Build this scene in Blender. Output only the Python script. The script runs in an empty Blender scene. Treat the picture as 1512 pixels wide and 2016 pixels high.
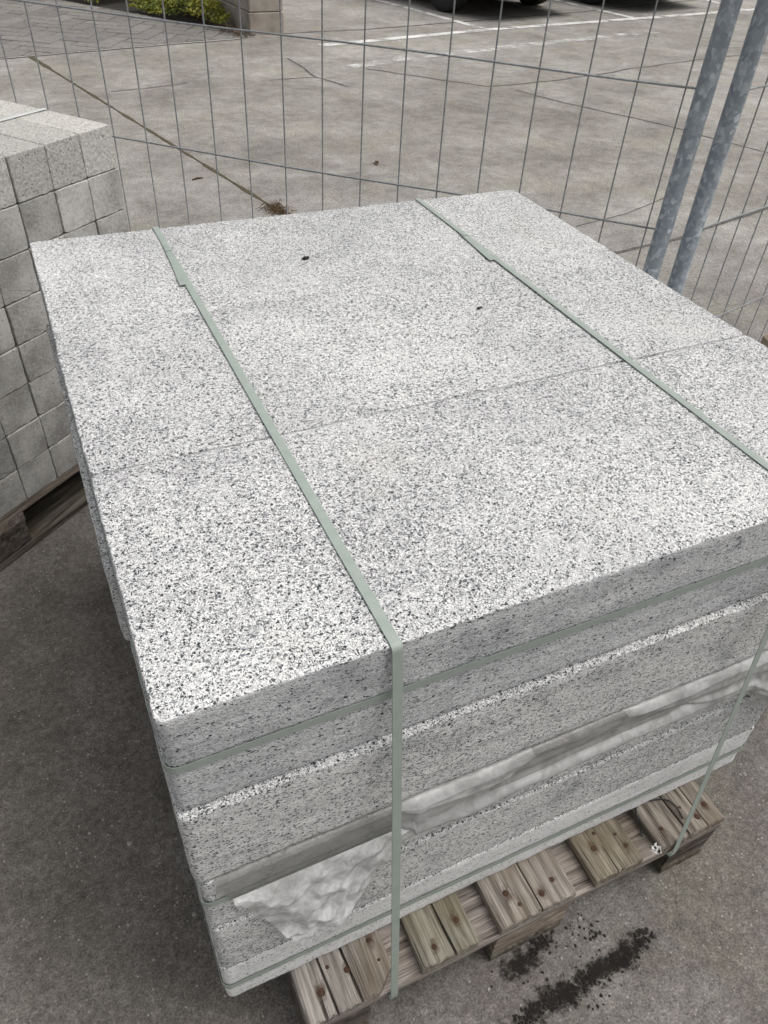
import bpy, math, random
from mathutils import Vector, Matrix, noise
random.seed(7)
S = bpy.context.scene
COL = S.collection
Z0 = 0.8446                     # height of the top of the front stack above the ground

# ------------------------------------------------------------------ camera
cam_d = bpy.data.cameras.new('camera')
cam = bpy.data.objects.new('camera', cam_d)
COL.objects.link(cam)
cam_d.sensor_fit = 'VERTICAL'
cam_d.sensor_height = 24.0
cam_d.lens = 1473.2 / 2016 * 24.0
cam_d.clip_start = 0.02
cam_d.clip_end = 400
_r = Vector((0.90846032, -0.41486527, 0.05085924))
_u = Vector((0.24025033, 0.61787482, 0.74867248))
_f = Vector((0.34202285, 0.66792029, -0.66098628))
cam.matrix_world = Matrix(((_r.x, _u.x, -_f.x, 0.0033), (_r.y, _u.y, -_f.y, -0.4009),
                           (_r.z, _u.z, -_f.z, 0.5769 + Z0), (0, 0, 0, 1)))
S.camera = cam

# ------------------------------------------------------------------ sky, sun, exposure
W = bpy.data.worlds.new("World")
S.world = W
W.use_nodes = True
wn = W.node_tree
wn.nodes.clear()
sky = wn.nodes.new('ShaderNodeTexSky')
sky.sky_type = 'NISHITA'
sky.sun_disc = False
SUN_EL, SUN_AZ = math.radians(64), math.radians(112)
sky.sun_elevation = SUN_EL
sky.sun_rotation = SUN_AZ
sky.air_density = 1.0
sky.dust_density = 6.0
sky.ozone_density = 1.0
hs = wn.nodes.new('ShaderNodeHueSaturation')
hs.inputs['Saturation'].default_value = 0.22
bg = wn.nodes.new('ShaderNodeBackground')
bg.inputs['Strength'].default_value = 0.145
wo = wn.nodes.new('ShaderNodeOutputWorld')
wn.links.new(sky.outputs[0], hs.inputs['Color'])
wn.links.new(hs.outputs[0], bg.inputs[0])
wn.links.new(bg.outputs[0], wo.inputs[0])
sun_d = bpy.data.lights.new('sun', 'SUN')
sun_d.energy = 0.70
sun_d.angle = math.radians(75)
sun_d.color = (1.0, 0.97, 0.93)
sun = bpy.data.objects.new('sun', sun_d)
COL.objects.link(sun)
_sd = Vector((math.cos(SUN_EL) * math.sin(SUN_AZ), math.cos(SUN_EL) * math.cos(SUN_AZ), math.sin(SUN_EL)))
sun.rotation_euler = _sd.to_track_quat('Z', 'Y').to_euler()
S.view_settings.view_transform = 'Standard'
S.view_settings.look = 'None'
S.view_settings.exposure = 0.12
S.view_settings.gamma = 1.0
S.view_settings.use_curve_mapping = False

# ------------------------------------------------------------------ object helpers
def mesh(name, V, F, mats, fm=None, smooth=False):
    me = bpy.data.meshes.new(name)
    me.from_pydata(V, [], F)
    for m in (mats if isinstance(mats, (list, tuple)) else [mats]):
        me.materials.append(m)
    if fm:
        me.polygons.foreach_set('material_index', fm)
    if smooth:
        me.polygons.foreach_set('use_smooth', [True] * len(me.polygons))
    me.update()
    return me

def ob(name, me, parent=None, loc=None, rot=None, color=None):
    o = bpy.data.objects.new(name, me)
    COL.objects.link(o)
    if parent is not None:
        o.parent = parent
    if loc is not None:
        o.location = loc
    if rot is not None:
        o.rotation_euler = rot
    if color is not None:
        o.color = (*color, 1)
    return o

def tag(o, label=None, cat=None, group=None, kind=None):
    if label: o['label'] = label
    if cat: o['category'] = cat
    if group: o['group'] = group
    if kind: o['kind'] = kind
    return o

def empty(name, loc=(0, 0, 0), rz=0.0):
    return ob(name, None, None, loc, (0, 0, rz))

class MB:
    def __init__(s): s.V = []; s.F = []; s.M = []
    def add(s, V, F, m=0):
        b = len(s.V); s.V += [tuple(v) for v in V]
        s.F += [tuple(i + b for i in f) for f in F]; s.M += [m] * len(F)
    def box(s, x0, x1, y0, y1, z0, z1, m=0):
        s.add([(x0, y0, z0), (x1, y0, z0), (x1, y1, z0), (x0, y1, z0), (x0, y0, z1), (x1, y0, z1), (x1, y1, z1), (x0, y1, z1)],
              [(0, 3, 2, 1), (4, 5, 6, 7), (0, 1, 5, 4), (1, 2, 6, 5), (2, 3, 7, 6), (3, 0, 4, 7)], m)
    def tube(s, pts, r, n=8, m=0, cap=True):
        pts = [Vector(p) for p in pts]
        b = len(s.V); rings = len(pts)
        ref = Vector((0, 0, 1))
        t0 = (pts[1] - pts[0]).normalized()
        if abs(t0.dot(ref)) > .9: ref = Vector((1, 0, 0))
        for i, p in enumerate(pts):
            t = (pts[min(i + 1, rings - 1)] - pts[max(i - 1, 0)]).normalized()
            a = t.cross(ref).normalized(); c = t.cross(a)
            rr = r[i] if isinstance(r, (list, tuple)) else r
            for k in range(n):
                w = 2 * math.pi * k / n
                s.V.append(tuple(p + a * (rr * math.cos(w)) + c * (rr * math.sin(w))))
        for i in range(rings - 1):
            for k in range(n):
                k2 = (k + 1) % n
                s.F.append((b + i * n + k, b + i * n + k2, b + (i + 1) * n + k2, b + (i + 1) * n + k)); s.M.append(m)
        if cap:
            s.F.append(tuple(b + k for k in range(n))); s.M.append(m)
            s.F.append(tuple(b + (rings - 1) * n + k for k in reversed(range(n)))); s.M.append(m)
    def mesh(s, name, mats, smooth=False): return mesh(name, s.V, s.F, mats, s.M, smooth)

# ------------------------------------------------------------------ material helpers
class NT:
    def __init__(s, name):
        s.m = bpy.data.materials.new(name); s.m.use_nodes = True
        s.t = s.m.node_tree; s.t.nodes.clear()
        s.out = s.n('ShaderNodeOutputMaterial')
    def n(s, typ, **kw):
        nd = s.t.nodes.new(typ)
        for k, v in kw.items(): setattr(nd, k, v)
        return nd
    def put(s, sock, v):
        if v is None: return
        if hasattr(v, 'is_output'): s.t.links.new(v, sock)
        elif isinstance(v, (tuple, list)) and len(v) == 3 and sock.type == 'RGBA': sock.default_value = (*v, 1)
        else: sock.default_value = v
    def math(s, op, a, b=None, clamp=False):
        nd = s.n('ShaderNodeMath', operation=op, use_clamp=clamp)
        s.put(nd.inputs[0], a)
        if b is not None: s.put(nd.inputs[1], b)
        return nd.outputs[0]
    def mix(s, f, a, b, blend='MIX'):
        nd = s.n('ShaderNodeMix', data_type='RGBA', blend_type=blend)
        s.put(nd.inputs[0], f); s.put(nd.inputs[6], a); s.put(nd.inputs[7], b)
        return nd.outputs[2]
    def ramp(s, f, stops, interp='LINEAR'):
        nd = s.n('ShaderNodeValToRGB'); cr = nd.color_ramp; cr.interpolation = interp
        while len(cr.elements) < len(stops): cr.elements.new(0.5)
        for e, (p, c) in zip(cr.elements, stops):
            e.position = p; e.color = (*c, 1) if isinstance(c, (tuple, list)) else (c, c, c, 1)
        s.put(nd.inputs[0], f); return nd.outputs[0]
    def coord(s, scale=(1, 1, 1), rnd=0.0, kind='Object'):
        tc = s.n('ShaderNodeTexCoord'); c = tc.outputs[kind]
        if rnd:
            oi = s.n('ShaderNodeObjectInfo')
            v = s.n('ShaderNodeVectorMath', operation='SCALE'); v.inputs[0].default_value = (13.7, 7.3, 5.1)
            s.put(v.inputs['Scale'], s.math('MULTIPLY', oi.outputs['Random'], rnd))
            a = s.n('ShaderNodeVectorMath', operation='ADD'); s.put(a.inputs[0], c); s.put(a.inputs[1], v.outputs[0]); c = a.outputs[0]
        return c
    def scale(s, c, sc):
        mp = s.n('ShaderNodeMapping'); s.put(mp.inputs['Vector'], c); mp.inputs['Scale'].default_value = sc
        return mp.outputs[0]
    def noise(s, c, sc, det=3, rough=.55, dist=0.0):
        nd = s.n('ShaderNodeTexNoise'); s.put(nd.inputs['Vector'], c)
        nd.inputs['Scale'].default_value = sc; nd.inputs['Detail'].default_value = det
        nd.inputs['Roughness'].default_value = rough; nd.inputs['Distortion'].default_value = dist
        return nd.outputs['Fac']
    def vor(s, c, sc, feature='F1', rnd=1.0):
        nd = s.n('ShaderNodeTexVoronoi', feature=feature); s.put(nd.inputs['Vector'], c)
        nd.inputs['Scale'].default_value = sc; nd.inputs['Randomness'].default_value = rnd
        return nd
    def sep(s, c):
        nd = s.n('ShaderNodeSeparateColor'); s.put(nd.inputs[0], c); return nd.outputs
    def bump(s, h, strength=.3, dist=.002, normal=None):
        nd = s.n('ShaderNodeBump'); s.put(nd.inputs['Height'], h)
        nd.inputs['Strength'].default_value = strength; nd.inputs['Distance'].default_value = dist
        if normal is not None: s.put(nd.inputs['Normal'], normal)
        return nd.outputs[0]
    def bsdf(s, color, rough=.8, metal=0.0, normal=None, spec=.5, **kw):
        nd = s.n('ShaderNodeBsdfPrincipled')
        s.put(nd.inputs['Base Color'], color); s.put(nd.inputs['Roughness'], rough); s.put(nd.inputs['Metallic'], metal)
        nd.inputs['Specular IOR Level'].default_value = spec
        if normal is not None: s.put(nd.inputs['Normal'], normal)
        for k, v in kw.items(): s.put(nd.inputs[k.replace('_', ' ')], v)
        return nd.outputs[0]
    def done(s, sh): s.t.links.new(sh, s.out.inputs['Surface']); return s.m

def warp(N, c, sc, amt):
    nd = N.n('ShaderNodeTexNoise'); N.put(nd.inputs['Vector'], c); nd.inputs['Scale'].default_value = sc; nd.inputs['Detail'].default_value = 1
    v = N.n('ShaderNodeVectorMath', operation='SCALE'); N.put(v.inputs[0], nd.outputs['Color']); v.inputs['Scale'].default_value = amt
    a = N.n('ShaderNodeVectorMath', operation='ADD'); N.put(a.inputs[0], c); N.put(a.inputs[1], v.outputs[0])
    return a.outputs[0]

def mat_speckle(name, side=''):
    """white terrazzo-like concrete with dark crushed stone chips; side: '' worked face, 'a' grey cast side, 'b' chip-rich side, 'c' smooth backing"""
    N = NT(name); c0 = N.coord(rnd=1.0)
    c = c0 if not side else N.scale(c0, (.74, .74, 1.22))
    cw = warp(N, c, 420, .0026)
    big = N.noise(c0, 2.6, 3); mid = N.noise(c0, 12, 3, .6)
    fine = N.noise(c, 620, 2, .7)
    fine2 = N.noise(c, 190, 3, .65)
    if side:
        streak = N.noise(N.scale(c0, (6, 6, 70)), 1.0, 5, .65)
        lo, me_, hi = {'a': ((.36, .37, .38), (.57, .575, .58), (.73, .73, .725)), 'b': ((.47, .47, .465), (.69, .685, .665), (.81, .805, .78)), 'c': ((.56, .56, .55), (.70, .70, .685), (.80, .80, .78))}[side]
        g = N.math('ADD', N.math('MULTIPLY', fine2, .50), N.math('MULTIPLY', streak, .50))
        base = N.ramp(g, [(.33, lo), (.5, me_), (.66, hi)])
        if side != 'c':
            base = N.mix(N.ramp(fine, [(.50, .0), (.62, .75)]), base, (.74, .74, .72))
            base = N.mix(N.ramp(fine, [(.36, .6), (.46, .0)]), base, (.22, .225, .23))
        base = N.mix(N.ramp(mid, [(.54, 0.0), (.72, .45 if side != 'c' else .2)]), base, (.27, .285, .30))
    else:
        base = N.ramp(fine, [(.34, (.30, .30, .295)), (.46, (.60, .595, .585)), (.56, (.86, .855, .835))])
        base = N.mix(N.ramp(fine2, [(.49, 0.0), (.62, .62)]), base, (.40, .405, .41))
        base = N.mix(N.ramp(N.noise(c0, 7, 2), [(.62, 0.0), (.78, .3)]), base, (.62, .57, .48))
        base = N.mix(1.0, base, N.ramp(N.noise(c0, 3.7, 4, .6), [(.38, (.91, .91, .915)), (.60, (1.05, 1.05, 1.045))]), 'MULTIPLY')
    dens = N.math('ADD', N.math('MULTIPLY', N.math('SUBTRACT', big, .5), .45), N.math('MULTIPLY', N.math('SUBTRACT', mid, .5), .40))
    def chips(scale, t, edge, off, stops):
        v = N.vor(cw, scale); e = N.vor(cw, scale, 'DISTANCE_TO_EDGE'); r = N.sep(v.outputs['Color'])
        k = N.math('LESS_THAN', r[0], N.math('ADD', N.math('MULTIPLY', dens, t * 3.2), t))
        ed = N.math('GREATER_THAN', e.outputs['Distance'], N.math('ADD', N.math('MULTIPLY', r[2], edge), off))
        return N.math('MULTIPLY', k, ed), N.ramp(r[1], stops)
    t1, t2, t3 = {'': (.23, .33, .30), 'a': (.045, .13, .18), 'b': (.15, .25, .2), 'c': (.012, .07, .06)}[side]
    m3, c3 = chips(760, t3, .12, .03, [(0, (.10, .105, .11)), (1, (.42, .42, .42))])
    m2, c2 = chips(440, t2, .16, .04, [(0, (.022, .025, .028)), (.6, (.085, .09, .095)), (1, (.28, .285, .29))])
    m1, c1 = chips(320, t1, .22, .05, [(0, (.020, .023, .026)), (.5, (.06, .065, .07)), (1, (.20, .21, .22))])
    for m, cc in ((m3, c3), (m2, c2), (m1, c1)): base = N.mix(m, base, cc)
    h = N.math('SUBTRACT', N.math('ADD', fine2, N.math('MULTIPLY', fine, .7)), N.math('MULTIPLY', m1, .35))
    if side in ('a', 'b'): h = N.math('ADD', h, N.math('MULTIPLY', streak, 1.3))
    nb = N.bump(h, {'': .45, 'a': .75, 'b': .6, 'c': .25}[side], .0022)
    return N.done(N.bsdf(base, .82, normal=nb, spec=.35))

def mat_kerb(name, rough_face):
    N = NT(name); c0 = N.coord(rnd=1.0)
    oi = N.n('ShaderNodeObjectInfo')
    big = N.noise(c0, 9, 4, .6); fine = N.noise(c0, 160, 4, .7); ff = N.noise(c0, 480, 2, .7)
    if rough_face:
        col = N.ramp(N.math('ADD', N.math('MULTIPLY', fine, .6), N.math('MULTIPLY', ff, .4)), [(.36, (.28, .275, .26)), (.48, (.45, .443, .418)), (.62, (.63, .62, .59))])
        thr = .22
    else:
        col = N.ramp(N.math('ADD', N.math('MULTIPLY', big, .6), N.math('MULTIPLY', fine, .4)), [(.39, (.27, .268, .263)), (.50, (.41, .408, .402)), (.60, (.54, .537, .53))])
        thr = .05
    v = N.vor(warp(N, c0, 200, .003), 240); r = N.sep(v.outputs['Color'])
    pit = N.math('MULTIPLY', N.math('LESS_THAN', r[0], N.math('ADD', N.math('MULTIPLY', N.math('SUBTRACT', big, .45), .3), thr)), N.math('LESS_THAN', v.outputs['Distance'], N.math('ADD', N.math('MULTIPLY', r[1], .35), .15)))
    col = N.mix(N.math('MULTIPLY', pit, .75), col, (.10, .097, .09))
    br = N.math('ADD', N.math('MULTIPLY', oi.outputs['Random'], .30), .86)
    mul = N.n('ShaderNodeVectorMath', operation='SCALE'); N.put(mul.inputs[0], col); N.put(mul.inputs['Scale'], br)
    col = N.mix(1.0, mul.outputs[0], oi.outputs['Color'], 'MULTIPLY')
    h = N.math('SUBTRACT', N.math('ADD', fine, N.math('MULTIPLY', big, .8)), N.math('MULTIPLY', pit, .6))
    return N.done(N.bsdf(col, .9, normal=N.bump(h, .55 if rough_face else .3, .003), spec=.3))

def mat_wood(name, dark=1.0):
    N = NT(name); oi = N.n('ShaderNodeObjectInfo')
    c0 = N.coord(rnd=1.0)
    g1 = N.noise(N.scale(c0, (5, 75, 75)), 1.0, 5, .62, .6)
    g2 = N.noise(N.scale(c0, (14, 420, 420)), 1.0, 3, .6)
    b = N.noise(c0, 9, 3)
    g = N.math('ADD', N.math('MULTIPLY', g1, .62), N.math('MULTIPLY', g2, .38))
    col = N.ramp(g, [(.36, (.045, .039, .034)), (.45, (.165, .153, .140)), (.53, (.285, .270, .250)), (.66, (.47, .455, .43))])
    col = N.mix(N.ramp(b, [(.48, 0.0), (.66, .5)]), col, (.17, .135, .09))
    col = N.mix(1.0, col, oi.outputs['Color'], 'MULTIPLY')
    return N.done(N.bsdf(col, .85, normal=N.bump(g, .8, .003), spec=.25))

def mat_ground():
    N = NT('weathered_concrete'); c = N.coord(kind='Object')
    big = N.noise(c, .33, 4, .6); mid = N.noise(c, 2.3, 5, .65, .4); sm = N.noise(c, 13, 4, .7, .3)
    grit = N.noise(c, 260, 3, .75); gr2 = N.noise(c, 75, 4, .7)
    col = N.ramp(N.math('ADD', N.math('MULTIPLY', big, .35), N.math('ADD', N.math('MULTIPLY', mid, .35), N.math('MULTIPLY', sm, .30))),
                 [(.38, (.135, .124, .113)), (.47, (.20, .187, .172)), (.54, (.255, .242, .226)), (.63, (.335, .322, .302))])
    # greenish algae blotches and rosy-grey worn patches
    al = N.noise(c, 1.7, 5, .7, .5)
    col = N.mix(N.ramp(al, [(.52, 0.0), (.64, .42)]), col, (.25, .24, .19))
    col = N.mix(N.ramp(N.noise(N.scale(c, (1, 1, 1)), 3.1, 4, .7), [(.54, 0.0), (.68, .4)]), col, (.19, .165, .155))
    stn = N.noise(N.scale(c, (.9, 1.6, 1)), 1.1, 5, .62, .8)
    col = N.mix(1.0, col, N.ramp(stn, [(.36, (.88, .875, .87)), (.47, (.985, .985, .98)), (.60, (1.07, 1.07, 1.065))]), 'MULTIPLY')
    crk = N.vor(warp(N, c, 6, .16), 5.5, 'DISTANCE_TO_EDGE').outputs['Distance']
    col = N.mix(N.math('MULTIPLY', N.ramp(crk, [(.0, .32), (.022, 0.0)]), N.ramp(al, [(.50, 0.0), (.58, 1.0)])), col, (.06, .055, .05))
    # fine aggregate
    agg = N.math('ADD', N.math('MULTIPLY', grit, .6), N.math('MULTIPLY', gr2, .4))
    col = N.mix(1.0, col, N.ramp(agg, [(.36, .45), (.47, .86), (.54, 1.18), (.65, 1.9)]), 'MULTIPLY')
    # near strip darker, far yard paler: dirt plus occlusion shade and grazing sheen painted in
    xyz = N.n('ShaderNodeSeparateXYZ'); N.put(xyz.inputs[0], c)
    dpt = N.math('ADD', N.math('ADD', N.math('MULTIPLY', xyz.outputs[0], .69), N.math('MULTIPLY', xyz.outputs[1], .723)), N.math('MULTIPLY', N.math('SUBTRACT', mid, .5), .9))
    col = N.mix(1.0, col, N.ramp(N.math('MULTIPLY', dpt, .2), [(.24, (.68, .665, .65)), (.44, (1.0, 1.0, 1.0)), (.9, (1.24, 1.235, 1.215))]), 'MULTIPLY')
    v = N.vor(c, 210); r = N.sep(v.outputs['Color'])
    sp = N.math('MULTIPLY', N.math('LESS_THAN', r[0], .05), N.math('LESS_THAN', v.outputs['Distance'], .42))
    col = N.mix(N.math('MULTIPLY', sp, .7), col, N.ramp(r[1], [(0, (.05, .045, .04)), (.5, (.12, .11, .10)), (.6, (.34, .32, .30)), (1, (.42, .40, .37))]))
    h = N.math('ADD', N.math('MULTIPLY', agg, 1.5), N.math('MULTIPLY', sm, .8))
    return N.done(N.bsdf(col, .88, normal=N.bump(h, .5, .004), spec=.3))

def mat_simple(name, stops, sc=40, rough=.8, metal=0.0, bump=.3, bd=.002, det=4, spec=.4, tint=False):
    N = NT(name); c = N.coord(rnd=1.0); n = N.noise(c, sc, det, .65)
    col = N.ramp(n, stops)
    if tint:
        oi = N.n('ShaderNodeObjectInfo'); col = N.mix(1.0, col, oi.outputs['Color'], 'MULTIPLY')
    return N.done(N.bsdf(col, rough, metal, N.bump(n, bump, bd), spec))

def mat_galv():
    N = NT('galvanised_steel'); c = N.coord(rnd=1.0)
    cw = warp(N, N.scale(c, (1, 1, .8)), 55, .016)
    v = N.vor(cw, 95); r = N.sep(v.outputs['Color'])
    v2 = N.vor(cw, 130); r2 = N.sep(v2.outputs['Color'])
    k = N.math('ADD', N.math('MULTIPLY', r[0], .75), N.math('MULTIPLY', r2[0], .25))
    col = N.ramp(k, [(0, (.22, .25, .28)), (.5, (.29, .325, .355)), (.72, (.35, .385, .415)), (.85, (.46, .495, .525)), (1, (.56, .59, .62))])
    ro = N.math('ADD', N.math('MULTIPLY', r[1], .18), .42)
    sc = N.noise(N.scale(c, (260, 260, 9)), 1, 3)
    return N.done(N.bsdf(col, ro, .12, N.bump(N.math('ADD', N.math('MULTIPLY', k, .2), sc), .12, .001), .45))

def mat_strap():
    N = NT('green_strap_plastic'); c = N.coord()
    uv = N.n('ShaderNodeTexCoord').outputs['UV']
    w = N.n('ShaderNodeTexWave', wave_type='BANDS', bands_direction='DIAGONAL'); N.put(w.inputs['Vector'], N.scale(uv, (330, 330, 330)))
    w.inputs['Scale'].default_value = 1.0
    n = N.noise(c, 60, 3)
    col = N.ramp(n, [(.3, (.285, .33, .29)), (.7, (.355, .40, .358))])
    col = N.mix(.32, col, N.ramp(w.outputs['Fac'], [(0, (.20, .25, .21)), (1, (.44, .50, .45))]))
    return N.done(N.bsdf(col, .38, normal=N.bump(w.outputs['Fac'], .25, .0006), spec=.5))

def mat_foil(name, clear, white=1.0):
    N = NT(name); c = N.coord()
    n = N.noise(c, 28, 4, .6, .6); nf = N.noise(c, 90, 3, .6)
    col = N.ramp(n, [(.3, (.46, .45, .43)), (.7, (.60, .59, .57))]) if clear else N.ramp(n, [(.35, (.60, .60, .59)), (.65, (.80, .80, .79))])
    vn = N.math('ABSOLUTE', N.math('SUBTRACT', N.noise(warp(N, c, 30, .02), 24, 2, .5), .5)); vn2 = N.math('ABSOLUTE', N.math('SUBTRACT', N.noise(warp(N, c, 40, .015), 52, 2, .5), .48))
    vein = N.math('MAXIMUM', N.ramp(vn, [(0, .8), (.022, 0.0)]), N.ramp(vn2, [(0, .6), (.028, 0.0)]))
    col = N.mix(N.math('MULTIPLY', vein, white), col, (.92, .92, .91)) if white > .9 else N.mix(N.math('MULTIPLY', vein, .3), N.mix(1.0, col, (.68, .68, .675), 'MULTIPLY'), (.75, .75, .74))
    p = N.bsdf(col, .2, normal=N.bump(N.math('ADD', n, N.math('MULTIPLY', nf, .4)), .3, .003), spec=.6)
    tl = N.n('ShaderNodeBsdfTranslucent'); tl.inputs[0].default_value = (.7, .7, .69, 1)
    m1 = N.n('ShaderNodeMixShader'); m1.inputs[0].default_value = .28; N.put(m1.inputs[1], p); N.put(m1.inputs[2], tl.outputs[0])
    tr = N.n('ShaderNodeBsdfTransparent'); tr.inputs[0].default_value = (.80, .79, .77, 1) if clear else (.92, .92, .91, 1)
    m2 = N.n('ShaderNodeMixShader'); N.put(m2.inputs[0], N.ramp(n, [(.35, .55), (.65, .38)]) if clear else N.ramp(n, [(.38, .34), (.60, .06)])); N.put(m2.inputs[1], m1.outputs[0]); N.put(m2.inputs[2], tr.outputs[0])
    return N.done(m2.outputs[0])

def mat_paint(name, thr=.5, wear=.12, soft=.5):
    N = NT(name); c = N.coord()
    n = N.math('ADD', N.math('MULTIPLY', N.noise(c, 5, 3), .5), N.math('MULTIPLY', N.noise(c, 55, 5, .75), .5))
    p = N.bsdf(N.ramp(n, [(.3, (.50, .49, .46)), (.6, (.74, .73, .70))]), .8, spec=.3)
    tr = N.n('ShaderNodeBsdfTransparent')
    mx = N.n('ShaderNodeMixShader'); N.put(mx.inputs[0], N.ramp(n, [(thr - wear, 0.0), (thr + wear, 1.0)]))
    N.put(mx.inputs[1], tr.outputs[0]); N.put(mx.inputs[2], p)
    return N.done(mx.outputs[0])

def mat_decal(name, col, thr=.5, sc=60, soft=.08, maxa=1.0):
    """thin dirt, soot or rust deposit with ragged edge (follows its own disc mesh through UV)"""
    N = NT(name); uv = N.n('ShaderNodeTexCoord').outputs['UV']; c = N.coord(rnd=1.0)
    sv = N.n('ShaderNodeVectorMath', operation='LENGTH'); N.put(sv.inputs[0], uv)
    a = N.math('ADD', N.math('SUBTRACT', 1.0, sv.outputs['Value']), N.math('ADD', N.math('MULTIPLY', N.math('SUBTRACT', N.noise(c, sc, 4, .75), .5), 1.9), N.math('MULTIPLY', N.math('SUBTRACT', N.noise(c, sc * .28, 3, .6), .5), 2.0)))
    al = N.math('MULTIPLY', N.ramp(a, [(thr - soft, 0.0), (thr + soft, 1.0)]), maxa)
    p = N.bsdf(col, .95, spec=.2); tr = N.n('ShaderNodeBsdfTransparent')
    mx = N.n('ShaderNodeMixShader'); N.put(mx.inputs[0], al); N.put(mx.inputs[1], tr.outputs[0]); N.put(mx.inputs[2], p)
    return N.done(mx.outputs[0])

M_top = mat_speckle('speckled_white_concrete')
M_sides = [mat_speckle('cast_side_concrete', 'a'), mat_speckle('chip_rich_side_concrete', 'b'), mat_speckle('smooth_backing_concrete', 'c')]
M_kerb = mat_kerb('kerb_cast_concrete', False)
M_kerb_r = mat_kerb('kerb_blasted_concrete', True)
M_wood = mat_wood('weathered_pallet_wood')
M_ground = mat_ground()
M_galv = mat_galv()
M_strap = mat_strap()
M_foil = mat_foil('milky_plastic_foil', False)
M_foil_c = mat_foil('clear_dusty_foil', True, .2)
M_foil_g = mat_foil('greyed_plastic_foil', False, .2)
M_wire = mat_simple('zinc_wire', [(.3, (.20, .205, .21)), (.7, (.36, .37, .375))], 90, .5, .2, .1, .001)
M_rust = mat_simple('rusty_nail', [(.3, (.03, .016, .011)), (.6, (.085, .042, .027)), (.8, (.20, .125, .09))], 600, .8, .2, .5, .001)
M_duststain = mat_decal('rust_bleed', (.10, .058, .034), .55, 110, .35, .55)
M_black = mat_simple('black_cord_plastic', [(.3, (.012, .012, .013)), (.7, (.03, .03, .03))], 60, .5)
M_soil = mat_simple('black_soil', [(.3, (.010, .009, .008)), (.7, (.045, .040, .035))], 200, .95, 0, .6, .002)
M_grit = mat_simple('pale_grit', [(.3, (.20, .19, .17)), (.7, (.42, .40, .37))], 120, .9, tint=True)
M_moss = mat_simple('joint_moss', [(.3, (.035, .032, .018)), (.55, (.10, .088, .050)), (.75, (.17, .15, .09))], 90, .95, 0, .8, .006)
M_crack = mat_simple('dark_crack_dirt', [(.35, (.06, .055, .049)), (.65, (.15, .14, .128))], 30, .95)
M_paver = mat_simple('grey_paver', [(.3, (.155, .145, .133)), (.5, (.195, .185, .172)), (.7, (.24, .23, .215))], 22, .88, 0, .4, .002, tint=True)
M_mortar = mat_simple('pale_mortar', [(.3, (.30, .285, .26)), (.7, (.44, .425, .40))], 40, .9)
M_sand = mat_simple('sand_stone', [(.3, (.27, .215, .155)), (.7, (.44, .36, .27))], 90, .9, 0, .5, .003, tint=True)
M_wall = mat_simple('stained_wall_stone', [(.28, (.15, .135, .118)), (.45, (.27, .245, .215)), (.62, (.34, .315, .28)), (.8, (.44, .42, .385))], 5.5, .9, 0, .4, .004, det=6, tint=True)
M_leafmat = None
M_line = mat_paint('white_road_paint', .44, .07)
M_line_old = mat_paint('faded_road_paint', .54, .10)
M_scuff = mat_paint('chalk_scuff', .5, .05)
M_rubber = mat_simple('tyre_rubber', [(.3, (.012, .012, .012)), (.7, (.028, .027, .026))], 40, .75)
M_rim = mat_simple('alloy_rim', [(.3, (.30, .30, .31)), (.7, (.42, .42, .43))], 12, .3, .9, .05)
M_carblack = mat_simple('black_car_paint', [(.3, (.010, .010, .011)), (.7, (.014, .014, .015))], 3, .18, 0, .02)
M_carblue = mat_simple('dark_blue_car_paint', [(.3, (.014, .020, .034)), (.7, (.018, .025, .042))], 3, .18, 0, .02)
M_trim = mat_simple('black_trim', [(.3, (.014, .014, .014)), (.7, (.022, .022, .022))], 60, .6)
M_glass = mat_simple('dark_car_glass', [(.3, (.012, .014, .015)), (.7, (.016, .018, .019))], 3, .05, 0, 0.0)
M_lamp = mat_simple('headlight_glass', [(.3, (.45, .46, .47)), (.7, (.6, .61, .62))], 30, .1, 0, .1)
M_dead = mat_simple('dead_leaf', [(.3, (.07, .045, .025)), (.7, (.19, .125, .065))], 60, .9, tint=True)

def mat_leaf():
    N = NT('groundcover_leaf'); oi = N.n('ShaderNodeObjectInfo'); c = N.coord()
    n = N.noise(c, 3.0, 3); n2 = N.noise(c, 30, 2)
    col = N.ramp(N.math('ADD', N.math('MULTIPLY', n, .6), N.math('MULTIPLY', n2, .4)), [(.38, (.06, .09, .014)), (.47, (.20, .22, .03)), (.55, (.38, .37, .06)), (.66, (.52, .47, .12))])
    p = N.bsdf(col, .6, spec=.35)
    tl = N.n('ShaderNodeBsdfTranslucent'); N.put(tl.inputs[0], col)
    mx = N.n('ShaderNodeMixShader'); mx.inputs[0].default_value = .3; N.put(mx.inputs[1], p); N.put(mx.inputs[2], tl.outputs[0])
    return N.done(mx.outputs[0])
M_leafmat = mat_leaf()

# ------------------------------------------------------------------ ground and markings
def grid_plane(x0, x1, y0, y1, z):
    return [(x0, y0, z), (x1, y0, z), (x1, y1, z), (x0, y1, z)], [(0, 1, 2, 3)]
V, F = grid_plane(-90, 110, -60, 140, 0)
tag(ob('ground', mesh('ground', V, F, M_ground)), kind='structure')

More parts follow.
